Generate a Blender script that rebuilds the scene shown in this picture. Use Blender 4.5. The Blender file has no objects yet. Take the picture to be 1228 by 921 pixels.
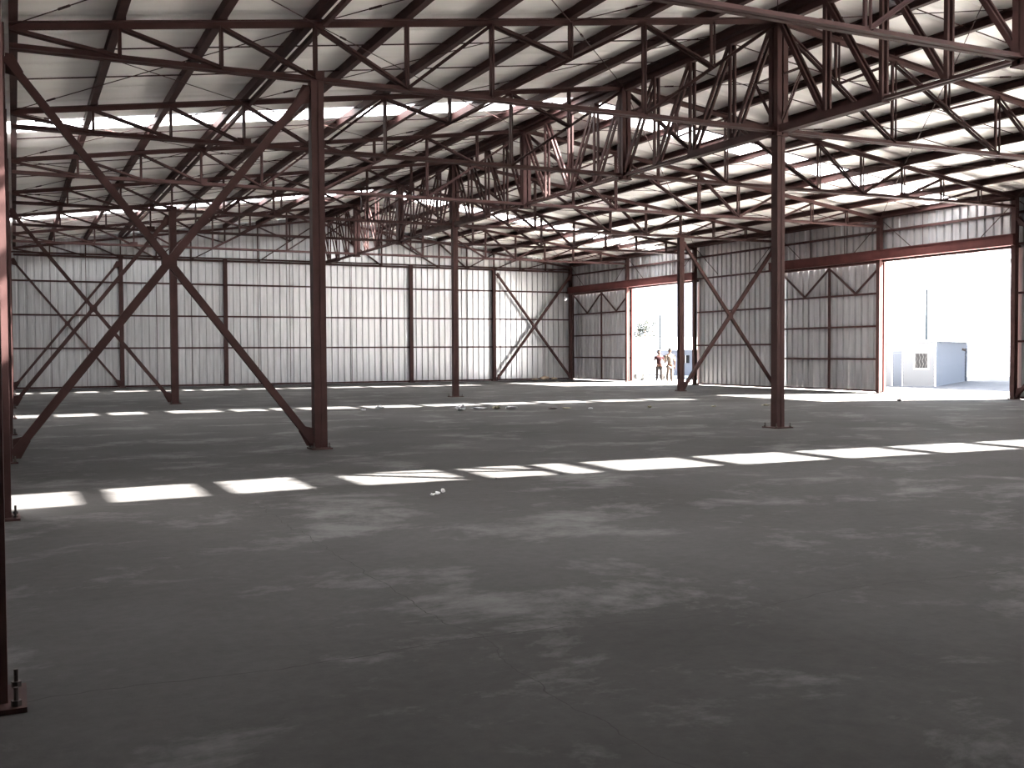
import bpy, bmesh, math, random
from mathutils import Vector, Matrix
random.seed(7)
C = bpy.context.scene.collection
SC = bpy.context.scene

# ------------------------------------------------------------------ camera
F_PX, YAW, PITCH, ROLL, CX, CZ = 1247.35, 0.4457, -0.0311, -0.0053, -14.6027, 1.65
fw = Vector((math.sin(YAW)*math.cos(PITCH), math.cos(YAW)*math.cos(PITCH), math.sin(PITCH)))
r0 = Vector((math.cos(YAW), -math.sin(YAW), 0)); u0 = r0.cross(fw)
rt = r0*math.cos(ROLL)+u0*math.sin(ROLL); up = -r0*math.sin(ROLL)+u0*math.cos(ROLL)
cd = bpy.data.cameras.new('camera'); cam = bpy.data.objects.new('camera', cd); C.objects.link(cam)
cd.sensor_width = 36; cd.lens = F_PX*36/1228; cd.clip_end = 2000; cd.clip_start = 0.05
cam.matrix_world = Matrix(((rt.x, up.x, -fw.x, CX), (rt.y, up.y, -fw.y, 0), (rt.z, up.z, -fw.z, CZ), (0, 0, 0, 1)))
SC.camera = cam
# ------------------------------------------------------------------ sky
wd = bpy.data.worlds.new('sky'); SC.world = wd; wd.use_nodes = True
nt = wd.node_tree; bg = nt.nodes['Background']
tc = nt.nodes.new('ShaderNodeTexCoord'); sx = nt.nodes.new('ShaderNodeSeparateXYZ'); rp = nt.nodes.new('ShaderNodeValToRGB')
nt.links.new(tc.outputs['Generated'], sx.inputs[0]); nt.links.new(sx.outputs['Z'], rp.inputs[0]); nt.links.new(rp.outputs[0], bg.inputs[0])
rp.color_ramp.elements[0].position = 0.0; rp.color_ramp.elements[0].color = (0.86, 0.92, 1.0, 1)
rp.color_ramp.elements[1].position = 0.8; rp.color_ramp.elements[1].color = (0.60, 0.75, 1.0, 1)
bg.inputs[1].default_value = 0.45
# ------------------------------------------------------------------ sun
sd = bpy.data.lights.new('sun', 'SUN'); so = bpy.data.objects.new('sun', sd); C.objects.link(so)
sd.energy = 30.0; sd.angle = math.radians(0.55); sd.color = (1.0, 0.95, 0.89)
SUNDIR = Vector((-1.27, 0.44, -1.0))
so.rotation_euler = SUNDIR.to_track_quat('-Z', 'Y').to_euler(); so.location = (40, -20, 40)
# ------------------------------------------------------------------ exposure
SC.view_settings.view_transform = 'Standard'; SC.view_settings.look = 'None'
SC.view_settings.gamma = 1; SC.view_settings.use_curve_mapping = False
SC.view_settings.exposure = 3.05
SC.cycles.max_bounces = 12; SC.cycles.diffuse_bounces = 6

# ------------------------------------------------------------------ plan of the building
VK = {-3: -6.7, -2: -0.6, -1: 5.45, 0: 11.56, 1: 17.52, 2: 23.62, 3: 29.5, 4: 35.38, 5: 41.32, 6: 47.4, 7: 53.68}
XL, XA, XD, XR = -14.59, -9.9, 9.95, 14.9
ZB, ZEL, ZER, ZA = 6.29, 6.63, 6.60, 8.62
def X(i):
    if i <= -2: return XA + (XL-XA)*(-2-i)
    if i <= 0: return XA*(-i)/2
    if i <= 2: return XD*i/2
    return XD + (XR-XD)*(i-2)
NX = [X(-3+n/3) for n in range(19)]
def zroof(x): return ZA + (ZA-ZEL)/14.59*x if x < 0 else ZA - (ZA-ZER)/14.9*x

# ------------------------------------------------------------------ materials
def mat(name, col, rough=0.6, metal=0.0, var=0.0, scale=3.0, bump=0.0, bscale=20.0, spec=None, stretch=None):
    m = bpy.data.materials.new(name); m.use_nodes = True; n = m.node_tree.nodes; l = m.node_tree.links
    p = n['Principled BSDF']; p.inputs['Base Color'].default_value = (*col, 1); p.inputs['Roughness'].default_value = rough; p.inputs['Metallic'].default_value = metal
    if spec is not None: p.inputs['Specular IOR Level'].default_value = spec
    if var or bump:
        t = n.new('ShaderNodeTexCoord'); mp = n.new('ShaderNodeMapping'); l.new(t.outputs['Object'], mp.inputs[0])
        if stretch: mp.inputs['Scale'].default_value = stretch
    if var:
        z = n.new('ShaderNodeTexNoise'); z.inputs['Scale'].default_value = scale; z.inputs['Detail'].default_value = 6; l.new(mp.outputs[0], z.inputs[0])
        r = n.new('ShaderNodeValToRGB'); r.color_ramp.elements[0].position = 0.3; r.color_ramp.elements[1].position = 0.7
        r.color_ramp.elements[0].color = (*[c*(1-var) for c in col], 1); r.color_ramp.elements[1].color = (*[min(1, c*(1+var)) for c in col], 1)
        l.new(z.outputs[0], r.inputs[0]); l.new(r.outputs[0], p.inputs['Base Color'])
    if bump:
        z2 = n.new('ShaderNodeTexNoise'); z2.inputs['Scale'].default_value = bscale; z2.inputs['Detail'].default_value = 4; l.new(mp.outputs[0], z2.inputs[0])
        b = n.new('ShaderNodeBump'); b.inputs['Strength'].default_value = bump; b.inputs['Distance'].default_value = 0.05
        l.new(z2.outputs[0], b.inputs['Height']); l.new(b.outputs[0], p.inputs['Normal'])
    return m
STEEL = mat('red_oxide_steel', (0.050, 0.023, 0.021), 0.7, 0, 0.25, 2.5, spec=0.18)
HEAD = mat('red_oxide_header', (0.085, 0.030, 0.028), 0.7, 0, 0.2, 2.0, spec=0.12)
GALV = mat('galvanised_sheet', (0.52, 0.52, 0.53), 0.30, 0.7, 0.14, 1.2, stretch=(6, 6, 0.6))
BOLT = mat('rusty_bolt', (0.06, 0.045, 0.04), 0.6, 0.3)
FOIL = mat('white_roof_insulation', (0.92, 0.89, 0.85), 0.5, 0, 0.04, 1.5, 0.6, 1.6, stretch=(0.5, 2.5, 1))
WHITE = mat('white_paint', (0.8, 0.8, 0.8), 0.4)
def concrete():
    m = bpy.data.materials.new('power_floated_concrete'); m.use_nodes = True; n = m.node_tree.nodes; l = m.node_tree.links
    p = n['Principled BSDF']; p.inputs['Roughness'].default_value = 0.85; p.inputs['Specular IOR Level'].default_value = 0.15
    t = n.new('ShaderNodeTexCoord')
    def noise(scale, det, rough, st=(1, 1, 1), dist=0.0, loc=(0,0,0)):
        mp = n.new('ShaderNodeMapping'); mp.inputs['Scale'].default_value = st; mp.inputs['Location'].default_value = loc; l.new(t.outputs['Object'], mp.inputs[0])
        z = n.new('ShaderNodeTexNoise'); z.inputs['Scale'].default_value = scale; z.inputs['Detail'].default_value = det; z.inputs['Roughness'].default_value = rough
        z.inputs['Distortion'].default_value = dist; l.new(mp.outputs[0], z.inputs[0]); return z.outputs[0]
    def ramp(src, a, b, ca, cb):
        r = n.new('ShaderNodeValToRGB'); r.color_ramp.elements[0].position = a; r.color_ramp.elements[1].position = b
        r.color_ramp.elements[0].color = (*ca, 1); r.color_ramp.elements[1].color = (*cb, 1); l.new(src, r.inputs[0]); return r.outputs[0]
    def mix(f, a, b, mode='MIX', fac=None):
        x = n.new('ShaderNodeMix'); x.data_type = 'RGBA'; x.blend_type = mode
        if f is None: x.inputs[0].default_value = fac
        else: l.new(f, x.inputs[0])
        for s, v in ((6, a), (7, b)):
            if isinstance(v, tuple): x.inputs[s].default_value = (*v, 1)
            else: l.new(v, x.inputs[s])
        return x.outputs[2]
    base = ramp(noise(0.22, 8, 0.62), 0.35, 0.68, (0.041, 0.0375, 0.0355), (0.073, 0.069, 0.067))
    dust = ramp(noise(0.55, 10, 0.72, (1, 1.3, 1), 0.25), 0.52, 0.63, (0, 0, 0), (1, 1, 1))
    mm = n.new('ShaderNodeMath'); mm.operation = 'MULTIPLY'; l.new(dust, mm.inputs[0]); mm.inputs[1].default_value = 0.65
    c1 = mix(mm.outputs[0], base, (0.155, 0.15, 0.146))
    stain = ramp(noise(0.35, 7, 0.6, (1, 1, 1), 0.4, (13, 4, 0)), 0.60, 0.72, (0, 0, 0), (0.55, 0.55, 0.55))
    c2 = mix(stain, c1, (0.038, 0.033, 0.030))
    fine = ramp(noise(9, 8, 0.7), 0.35, 0.65, (0.82, 0.82, 0.82), (1, 1, 1))
    c3 = mix(None, c2, fine, 'MULTIPLY', 1.0)
    # hairline shrinkage cracks along the pour joints
    sp = n.new('ShaderNodeSeparateXYZ'); l.new(t.outputs['Object'], sp.inputs[0]); wob = noise(0.8, 4, 0.6)
    def crack(axis, pos, width):
        a = n.new('ShaderNodeMath'); a.operation = 'MULTIPLY_ADD'; l.new(wob, a.inputs[0]); a.inputs[1].default_value = 0.5; a.inputs[2].default_value = -pos-0.25
        b = n.new('ShaderNodeMath'); b.operation = 'ADD'; l.new(sp.outputs[axis], b.inputs[0]); l.new(a.outputs[0], b.inputs[1])
        c = n.new('ShaderNodeMath'); c.operation = 'ABSOLUTE'; l.new(b.outputs[0], c.inputs[0])
        d = n.new('ShaderNodeMath'); d.operation = 'LESS_THAN'; l.new(c.outputs[0], d.inputs[0]); d.inputs[1].default_value = width; return d.outputs[0]
    for ax, pos, wdt in ((1, 5.40, 0.005), (0, -12.25, 0.003)):
        c3 = mix(crack(ax, pos, wdt), c3, (0.033, 0.03, 0.028))
    l.new(c3, p.inputs['Base Color'])
    b = n.new('ShaderNodeBump'); b.inputs['Strength'].default_value = 0.25; b.inputs['Distance'].default_value = 0.02; l.new(noise(3, 8, 0.7), b.inputs['Height']); l.new(b.outputs[0], p.inputs['Normal'])
    return m
CONC = concrete()
def translucent():
    m = bpy.data.materials.new('translucent_rooflight'); m.use_nodes = True; n = m.node_tree.nodes; l = m.node_tree.links
    n.remove(n['Principled BSDF']); o = n['Material Output']
    a = n.new('ShaderNodeBsdfTransparent'); a.inputs[0].default_value = (0.9, 0.93, 0.95, 1)
    b = n.new('ShaderNodeBsdfTranslucent'); b.inputs[0].default_value = (0.9, 0.93, 0.96, 1)
    x = n.new('ShaderNodeMixShader'); x.inputs[0].default_value = 0.45
    l.new(a.outputs[0], x.inputs[1]); l.new(b.outputs[0], x.inputs[2]); l.new(x.outputs[0], o.inputs[0]); return m
SKYL = translucent()

# ------------------------------------------------------------------ helpers
def mesh_of(name, V, Fc, m=None, smooth=False):
    me = bpy.data.meshes.new(name); me.from_pydata([tuple(v) for v in V], [], Fc); me.update()
    if m: me.materials.append(m)
    if smooth: me.polygons.foreach_set('use_smooth', [True]*len(me.polygons))
    return me
def link(name, me, parent=None, loc=(0, 0, 0), **props):
    o = bpy.data.objects.new(name, me); C.objects.link(o); o.location = loc
    if parent: o.parent = parent
    for k, v in props.items(): o[k] = v
    return o
def empty(name, loc=(0, 0, 0), **props):
    o = bpy.data.objects.new(name, None); C.objects.link(o); o.location = loc; o.empty_display_size = 0.2
    for k, v in props.items(): o[k] = v
    return o
class MB:
    def __init__(s): s.V = []; s.F = []
    def prism(s, poly, p, q, side, upv, cap=True):
        """extrude a closed section (a along side, b along upv) from p to q"""
        n = len(s.V); k = len(poly); p = Vector(p); q = Vector(q)
        for e in (p, q):
            for a, b in poly: s.V.append(e+side*a+upv*b)
        for i in range(k):
            j = (i+1) % k; s.F.append((n+i, n+j, n+k+j, n+k+i))
        if cap: s.F.append(tuple(range(n+k-1, n-1, -1))); s.F.append(tuple(range(n+k, n+2*k)))
        return s
    def bar(s, polys, p, q, side):
        p = Vector(p); q = Vector(q); d = (q-p).normalized(); side = Vector(side); upv = side.cross(d)
        if upv.z < 0 or (abs(upv.z) < 1e-6 and (upv.x+upv.y) < 0): upv = -upv
        upv.normalize()
        for poly in polys: s.prism(poly, p, q, side, upv)
        return s
    def box(s, c, d):
        x, y, z = c; a, b, e = d[0]/2, d[1]/2, d[2]/2
        return s.prism([(-a, -b), (a, -b), (a, b), (-a, b)], (x, y, z-e), (x, y, z+e), Vector((1, 0, 0)), Vector((0, 1, 0)))
    def tube(s, p, q, r, n=8, r2=None, cap=True):
        p = Vector(p); q = Vector(q); d = (q-p).normalized(); a = d.orthogonal().normalized(); b = d.cross(a); k = len(s.V)
        r2 = r if r2 is None else r2
        for e, rr in ((p, r), (q, r2)):
            for i in range(n):
                t = 2*math.pi*i/n; s.V.append(e+a*rr*math.cos(t)+b*rr*math.sin(t))
        for i in range(n):
            j = (i+1) % n; s.F.append((k+i, k+j, k+n+j, k+n+i))
        if cap: s.F.append(tuple(range(k+n-1, k-1, -1))); s.F.append(tuple(range(k+n, k+2*n)))
        return s
    def mesh(s, name, m=None, smooth=False): return mesh_of(name, s.V, s.F, m, smooth)
    def obj(s, name, m, parent=None, loc=(0, 0, 0), smooth=False, **pr): return link(name, s.mesh(name, m, smooth), parent, loc, **pr)
def rect(w, h, oa=0, ob=0): return [(oa-w/2, ob-h/2), (oa+w/2, ob-h/2), (oa+w/2, ob+h/2), (oa-w/2, ob+h/2)]
def ell(sa, sb, L, t, gap):
    """one leg of a double angle; sa = side it lies on, sb = where its flange points"""
    P = [(gap, 0), (gap, L), (gap+t, L), (gap+t, t), (gap+L, t), (gap+L, 0)]
    return [(sa*a, sb*(b-L/2)) for a, b in P]
def dbl(L, t, gap, sb=1): return [ell(1, sb, L, t, gap/2), ell(-1, sb, L, t, gap/2)]
TOPC = dbl(0.10, 0.014, 0.05, -1); BOTC = dbl(0.09, 0.014, 0.05, 1)
WEBV = dbl(0.05, 0.012, 0.075); WEBD = dbl(0.055, 0.012, 0.075)
Yx = Vector((0, 1, 0)); Xx = Vector((1, 0, 0))

# ================================================================== SETTING
floor = MB()
floor.box((0, 23.4, -0.1), (30.6, 62.0, 0.2))
floor.obj('floor', CONC, kind='structure')

# ---- cladding
PITCHR = 0.34
PROF = [(0, 0), (0.22, 0), (0.235, 0.075), (0.325, 0.075), (0.34, 0)]
def clad(wall, a0, a1, place, z0, ztop, outward=1):
    """ribbed sheets from a0 to a1 along a wall; place(a, d, z) gives the point"""
    a = a0; i = 0; W = 3*PITCHR
    while a < a1-0.02:
        w = min(W, a1-a); pts = []
        for k in range(3):
            for s, d in PROF[:-1]:
                if k*PITCHR+s < w-1e-4: pts.append((k*PITCHR+s, d))
        pts.append((w+0.03, 0.0)); lap = 0.004*(i % 2)
        V = []; Fc = []
        for s, d in pts:
            V.append(place(a+s, d*outward+lap, z0)); V.append(place(a+s, d*outward+lap, ztop(a+s)))
        for k in range(len(pts)-1): Fc.append((2*k, 2*k+1, 2*k+3, 2*k+2))
        link('cladding_sheet', mesh_of('cladding_sheet', V, Fc, GALV), wall); a += w; i += 1
def girt(wall, p, q, side, h=0.075, w=0.06, name='girt', m=None):
    MB().bar([rect(w, h)], p, q, side).obj(name, m or STEEL, wall)

# back wall
wb = empty('wall_back', (0, 0, 0), kind='structure')
YB = VK[7]+0.2
clad(wb, -15.05, 15.15, lambda a, d, z: (a, YB+d, z), 0.0, lambda a: zroof(a)+0.212)
for z in (0.06, 1.92, 3.5, 5.1, 6.42):
    girt(wb, (-14.9, YB-0.06, z), (15.0, YB-0.06, z), Yx, 0.08)
for a in [X(i+f) for i in range(-3, 3) for f in (1/3, 2/3)]:
    MB().tube((a, YB-0.07, 0.08), (a, YB-0.07, 6.42), 0.012, 6).obj('girt_tie_rod', STEEL, wb)
# left wall
wl = empty('wall_left', (0, 0, 0), kind='structure')
clad(wl, -7.0, YB, lambda a, d, z: (-14.97-d, a, z), 0.0, lambda a: ZEL+0.18)
for z in (1.92, 3.5, 5.1, 6.42): girt(wl, (-14.93, -6.9, z), (-14.93, YB-.1, z), Xx)
# front wall behind the camera
wf = empty('wall_front', (0, 0, 0), kind='structure')
clad(wf, -15.05, 15.15, lambda a, d, z: (a, -7.0-d, z), 0.0, lambda a: zroof(a)+0.212)
for z in (1.92, 3.5, 5.1, 6.42): girt(wf, (-14.9, -6.95, z), (15.0, -6.95, z), Yx)
# right wall, with two door openings k2-k4 and k5-k7
wr = empty('wall_right', (0, 0, 0), kind='structure')
XW = 15.04
pr = lambda a, d, z: (XW+d, a, z)
clad(wr, -7.0, VK[-2], pr, 0.02, lambda a: ZER+0.155)
clad(wr, VK[-2], VK[0], pr, 5.0, lambda a: ZER+0.155)      # unseen third open doorway, added to brighten the roof underside
clad(wr, VK[0], VK[2], pr, 0.02, lambda a: ZER+0.155)
clad(wr, VK[2], VK[4], pr, 5.0, lambda a: ZER+0.155)
clad(wr, VK[4], VK[5], pr, 0.02, lambda a: ZER+0.155)
clad(wr, VK[5], YB+0.05, pr, 5.0, lambda a: ZER+0.155)
for (a, b) in ((-6.9, VK[-2]), (VK[0], VK[2]), (VK[4], VK[5])):
    for z in (0.06, 1.9, 3.48, 5.08): girt(wr, (XW-0.05, a, z), (XW-0.05, b, z), Xx)
girt(wr, (XW-0.05, -6.9, 6.1), (XW-0.05, YB-.1, 6.1), Xx, 0.085)
for (a, b) in ((VK[-2]-0.1, VK[0]+0.1), (VK[2]-0.1, VK[4]+0.25), (VK[5]-0.1, VK[7])):
    h = MB(); h.box((14.70, (a+b)/2, 5.21), (0.10, b-a, 0.36)); h.box((14.70, (a+b)/2, 5.375), (0.2, b-a, 0.03)); h.box((14.70, (a+b)/2, 5.035), (0.2, b-a, 0.03))
    h.obj('door_header_beam', HEAD, wr, label='deep red oxide header beam over a doorway')
    MB().box((15.0, (a+b)/2, 4.99), (0.16, b-a, 0.08)).obj('door_track', STEEL, wr)
for k in range(-2, 7):
    a, b = VK[k], VK[k+1]
    for f in (1/3, 2/3):
        v = a+(b-a)*f; z0 = 5.4 if k in (-2, -1, 2, 3, 5, 6) else 0.1
        MB().tube((XW-0.06, v, z0), (XW-0.06, v, 6.6), 0.012, 6).obj('girt_tie_rod', STEEL, wr)
    MB().tube((XW-0.08, a+0.1, 6.45), (XW-0.08, a+1.7, 5.2), 0.014, 6).obj('diagonal_tie_rod', STEEL, wr)
    MB().tube((XW-0.08, b-0.1, 6.45), (XW-0.08, b-1.7, 5.2), 0.014, 6).obj('diagonal_tie_rod', STEEL, wr)
MB().box((15.0, 23.3, ZER+0.02), (0.1, 60.4, 0.06)).obj('eave_beam', STEEL, wr)

# sliding doors: a frame with sheets outside
def sliding_door(name, v0, v1, post_lit):
    d = empty(name, (15.16, 0, 0), kind='structure')
    a = v0; i = 0
    n = round((v1-v0)/(3*PITCHR)); W = (v1-v0)/n
    for i in range(n):
        V = []; Fc = []; sc = W/(3*PITCHR); pts = [((k*PITCHR+s)*sc, dd) for k in range(3) for s, dd in PROF[:-1]]+[(W+(0.03 if i < n-1 else 0), 0)]
        for s, dd in pts: V += [(0.05+dd+0.003*(i % 2), v0+i*W+s, 0.06), (0.05+dd+0.003*(i % 2), v0+i*W+s, 5.05)]
        for k in range(len(pts)-1): Fc.append((2*k, 2*k+1, 2*k+3, 2*k+2))
        link('cladding_sheet', mesh_of('cladding_sheet', V, Fc, GALV), d)
    for z in (0.07, 1.29, 2.55, 3.8, 4.98):
        MB().box((0, (v0+v1)/2, z), (0.05, v1-v0, 0.075)).obj('rail', STEEL, d)
    vm = (v0+v1)/2
    MB().box((-0.005, vm, 2.52), (0.06, 0.10, 4.95)).obj('stile', STEEL, d)
    MB().box((-0.02, v0+0.06, 2.52), (0.10, 0.13, 4.98)).obj('stile', HEAD, d)
    MB().box((-0.005, v1-0.05, 2.52), (0.06, 0.10, 4.95)).obj('stile', STEEL, d)
    for (p, q) in ((v0+0.1, vm), (vm, v1-0.1)):
        c = (p+q)/2
        MB().bar([rect(0.05, 0.07)], (-0.01, p, 4.93), (-0.01, c, 3.84), Xx).obj('brace', STEEL, d)
        MB().bar([rect(0.05, 0.07)], (-0.01, q, 4.93), (-0.01, c, 3.84), Xx).obj('brace', STEEL, d)
    for v in (v0+0.5, v1-0.5):
        MB().tube((-0.04, v, 5.02), (0.04, v, 5.02), 0.07, 12).obj('roller', BOLT, d)
sliding_door('door_1', VK[3]-0.02, VK[4]+0.1, True)
sliding_door('door_2', VK[6]-0.1, VK[7]+0.2, True)

# ---- roof: purlins, insulated sheets, rooflights, rods, all carried by the ceiling
ce = empty('ceiling', (0, 0, 0), kind='structure')
V0, V1 = -7.1, YB+0.15
ZP = 0.20        # purlin depth
for n, x in enumerate(NX):
    zc = zroof(x)+0.02
    offs = (-0.11, 0.11) if n == 9 else (0,)
    for o_ in offs:
        xx = x+o_; zz = zroof(xx)+0.02
        if n == 0: xx = x+0.05
        if n == 18: xx = x-0.02
        sgn = 1 if n < 9 else -1
        m = MB()
        P = [(-0.035, 0), (0.045, 0), (0.045, 0.03), (-0.02, 0.03), (-0.02, ZP-0.03), (0.045, ZP-0.03), (0.045, ZP-.01), (-0.035, ZP-.01)]
        P = [(a*1.6, b) for a, b in P]
        if sgn < 0: P = [(-a, b) for a, b in reversed(P)]
        m.prism(P, (xx, V0, zz), (xx, V1, zz), Xx, Vector((0, 0, 1)))
        m.obj('ridge_purlin' if n == 9 else 'purlin', STEEL, ce)
for x in (NX[3], NX[15]):
    MB().box((x+0.16 if x < 0 else x-0.16, (V0+V1)/2, zroof(x)-0.02), (0.07, V1-V0-0.4, 0.10)).obj('tie_beam', STEEL, ce)
SKYV = [(8.55, 9.80), (25.95, 27.25), (43.75, 45.25)]
def roof_strip(side, v0, v1, m, name, seed):
    rnd = random.Random(seed); xs = 15.25*side; nseg = 12 if name == 'roof_sheet' else 9
    cs = [0, 0.02, 0.25, 0.5, 0.75, 0.98, 1]; dz = [0.02, 0.0, -0.006, -0.010, -0.006, 0.0, 0.02] if name == 'roof_sheet' else [0, 0, 0, 0, 0, 0, 0]
    V = []; Fc = []
    for i in range(nseg+1):
        x = xs*i/nseg
        for c, d in zip(cs, dz):
            V.append((x, v0+(v1-v0)*c, zroof(x)+0.22+d+(rnd.uniform(-0.006, 0.006) if name == 'roof_sheet' and 0 < c < 1 else 0)))
    k = len(cs)
    for i in range(nseg):
        for j in range(k-1): Fc.append((i*k+j, i*k+j+1, (i+1)*k+j+1, (i+1)*k+j))
    link(name, mesh_of(name, V, Fc, m, name == 'roof_sheet'), ce)
edges = [V0]+[e for s in SKYV for e in s]+[V1]
seed = 0
for side in (-1, 1):
    for i in range(0, len(edges), 2):
        a, b = edges[i], edges[i+1]; n = round((b-a)/1.0)
        for j in range(n):
            seed += 1; roof_strip(side, a+(b-a)*j/n, a+(b-a)*(j+1)/n+0.004, FOIL, 'roof_sheet', seed)
    for a, b in SKYV: roof_strip(side, a, b, SKYL, 'rooflight', 0)
# ridge capping and roof skin above the insulation
MB().bar([rect(0.02, 0.1)], (0, V0, ZA+0.30), (0, V1, ZA+0.30), Vector((0, 0, 1))).obj('ridge_cap', GALV, ce)
for k in range(-1, 7):
    a, b = VK[k], VK[k+1]
    for f in (1/3, 2/3):
        v = a+(b-a)*f
        for s in (-1, 1):
            x1 = NX[0] if s < 0 else NX[18]
            MB().tube((s*0.25, v, zroof(s*.25)+0.12), (x1, v, zroof(x1)+0.12), 0.013, 6).obj('sag_rod', STEEL, ce)
    for (n0, n1) in ((0, 3), (3, 6), (6, 9), (9, 12), (12, 15), (15, 18)):
        for (ka, kb) in ((k, k+1), (k+1, k)):
            p = Vector((NX[n0], VK[ka], zroof(NX[n0])-0.04)); q = Vector((NX[n1], VK[kb], zroof(NX[n1])-0.04))
            m = MB().tube(p, q, 0.009, 6)
            t = p.lerp(q, 0.14); u = p.lerp(q, 0.17); m.tube(t, u, 0.02, 6)
            m.obj('bracing_rod', STEEL, ce)

# ================================================================== STEEL FRAME
def gusset(m, c, w, h, t, side):
    """small plate standing in the plane normal to side"""
    x, y, z = c
    m.box(c, (t if side == 'x' else w, t if side == 'y' else w, h))

# ---- roof trusses
def truss_parts():
    L = []
    L.append(('top_chord', MB().bar(TOPC, (XL, 0, zroof(XL)-0.05), (0, 0, ZA-0.05), Yx).mesh('top_chord', STEEL)))
    L.append(('top_chord', MB().bar(TOPC, (0, 0, ZA-0.05), (XR, 0, zroof(XR)-0.05), Yx).mesh('top_chord', STEEL)))
    L.append(('bottom_chord', MB().bar(BOTC, (XL, 0, ZB), (XR, 0, ZB), Yx).mesh('bottom_chord', STEEL)))
    T = lambda n: Vector((NX[n], 0, zroof(NX[n])-0.08)); B = lambda n: Vector((NX[n], 0, ZB+0.02))
    def mid(n, a, b):
        f = (NX[n]-a.x)/(b.x-a.x); return a.lerp(b, f)
    for n in range(1, 18):
        if n == 9: continue
        m = n if n < 9 else 18-n
        top = T(n)
        if m in (6, 8):
            far = 9 if m == 8 else (7 if n < 9 else 11)
            near = (7 if n < 9 else 11) if m == 8 else (5 if n < 9 else 13)
            end = mid(n, B(near), T(far))
        else: end = B(n)
        L.append(('vertical', MB().bar(WEBV, end, top, Yx).mesh('vertical', STEEL)))
    def dg(a, b): L.append(('diagonal', MB().bar(WEBD, a, b, Yx).mesh('diagonal', STEEL)))
    for s in (0, 1):
        g = (lambda n: n) if s == 0 else (lambda n: 18-n)
        dg(T(g(0)), B(g(1))); dg(T(g(1)), B(g(2))); dg(T(g(2)), B(g(3))); dg(T(g(3)), B(g(4)))
        dg(B(g(4)), T(g(5))); dg(B(g(5)), T(g(7))); dg(B(g(7)), T(g(9)))
        dg(T(g(5)), mid(g(6), B(g(5)), T(g(7)))); dg(T(g(7)), mid(g(8), B(g(7)), T(g(9))))
    c = MB()
    for n in range(1, 18):
        x = NX[n]; c2 = MB().box((x+(0.09 if n < 9 else -0.09), 0, zroof(x)+0.07), (0.012, 0.14, 0.14)); L.append(('purlin_cleat', c2.mesh('purlin_cleat', STEEL)))
    for n in (3, 9, 15):
        g2 = MB(); gusset(g2, (NX[n], 0, ZB+0.05), 0.30, 0.2, 0.014, 'y'); L.append(('gusset_plate', g2.mesh('gusset_plate', STEEL)))
    return L
TP = truss_parts()
TL = {-1: 'red oxide roof truss overhead, beyond the top of the frame',
      0: 'red oxide roof truss whose bottom chord crosses the top right corner of the photo',
      1: 'nearest full-width roof truss, carried by the nearest braced column and nearest ridge column',
      2: 'second full-width red oxide roof truss, just in front of the nearer bright rooflight strip',
      3: 'third full-width red oxide roof truss, just behind the nearer bright rooflight strip',
      4: 'fourth full-width red oxide roof truss, carried by the second ridge column',
      5: 'fifth full-width red oxide roof truss, just in front of the farther rooflight strip',
      6: 'sixth full-width red oxide roof truss, last before the one on the back wall',
      7: 'farthest red oxide roof truss, set against the back gable wall'}
for k in range(-1, 8):
    t = empty('roof_truss', (0, VK[k], 0), label=TL[k], category='roof truss', group='roof trusses spanning between side walls and ridge')
    for nm, me in TP: link(nm, me, t)

# ---- ridge girder spans
def girder(va, vb, ka, label, clip0=None):
    g = empty('ridge_girder', (0, va, 0), label=label, category='girder', group='girder spans running below the ridge')
    n = 12; L = vb-va
    # panel points: four panels to each bay
    ks = [ka, ka+1, ka+2, ka+3]; N = []
    for i in range(3):
        a, b = VK[ks[i]], VK[ks[i+1]]
        N += [a+(b-a)*f/4-va for f in range(4)]
    N.append(L)
    zt = ZA-0.14; zb = ZB
    big = [rect(0.20, 0.16)]; thin = dbl(0.08, 0.012, 0.06, 1)
    MB().bar([rect(0.14, 0.11)], (0, N[0]+0.17, zt+0.05), (0, N[-1]-0.17, zt+0.05), Xx).obj('top_chord', STEEL, g)
    MB().bar(big, (0, N[0]+0.18, zb), (0, N[2]+0.06, zb), Xx).obj('haunched_bottom_chord', STEEL, g)
    MB().bar(big, (0, N[-3]-0.06, zb), (0, N[-1]-0.18, zb), Xx).obj('haunched_bottom_chord', STEEL, g)
    MB().bar(thin, (0, N[2], zb), (0, N[-3], zb), Xx).obj('bottom_chord', STEEL, g)
    W2 = [rect(0.045, 0.085, 0.06), rect(0.045, 0.085, -0.06)]
    for i in range(0, n+1):
        if i in (0, n) : continue
        if i % 4 == 0:
            m = MB()
            for sx_ in (-0.075, 0.075):
                for sy in (-0.075, 0.075): m.box((sx_, N[i]+sy, (zt+zb)/2-0.03), (0.11, 0.11, zt-zb+0.2))
            m.box((0, N[i], zb-0.13), (0.30, 0.30, 0.03)); m.obj('junction_post', STEEL, g)
        else: MB().bar(W2, (0, N[i], zb), (0, N[i], zt), Xx).obj('vertical', STEEL, g)
    for i in range(n):
        a = (0, N[i]+0.05, zt) if i < n/2 else (0, N[i]+0.05, zb+0.03); b = (0, N[i+1]-0.06, zb+0.03) if i < n/2 else (0, N[i+1]-0.05, zt)
        if i == 0: a = (0, 0.16, zt)
        if i == n-1: b = (0, N[-1]-0.16, zt)
        MB().bar(W2, a, b, Xx).obj('diagonal', STEEL, g)
girder(VK[-2], VK[1], -2, 'nearest span of the deep ridge girder, running out of the top right of the photo')
girder(VK[1], VK[4], 1, 'middle span of the deep ridge girder, between the two freestanding ridge columns')
girder(VK[4], VK[7], 4, 'farthest span of the deep ridge girder, ending at the back wall')

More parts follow.
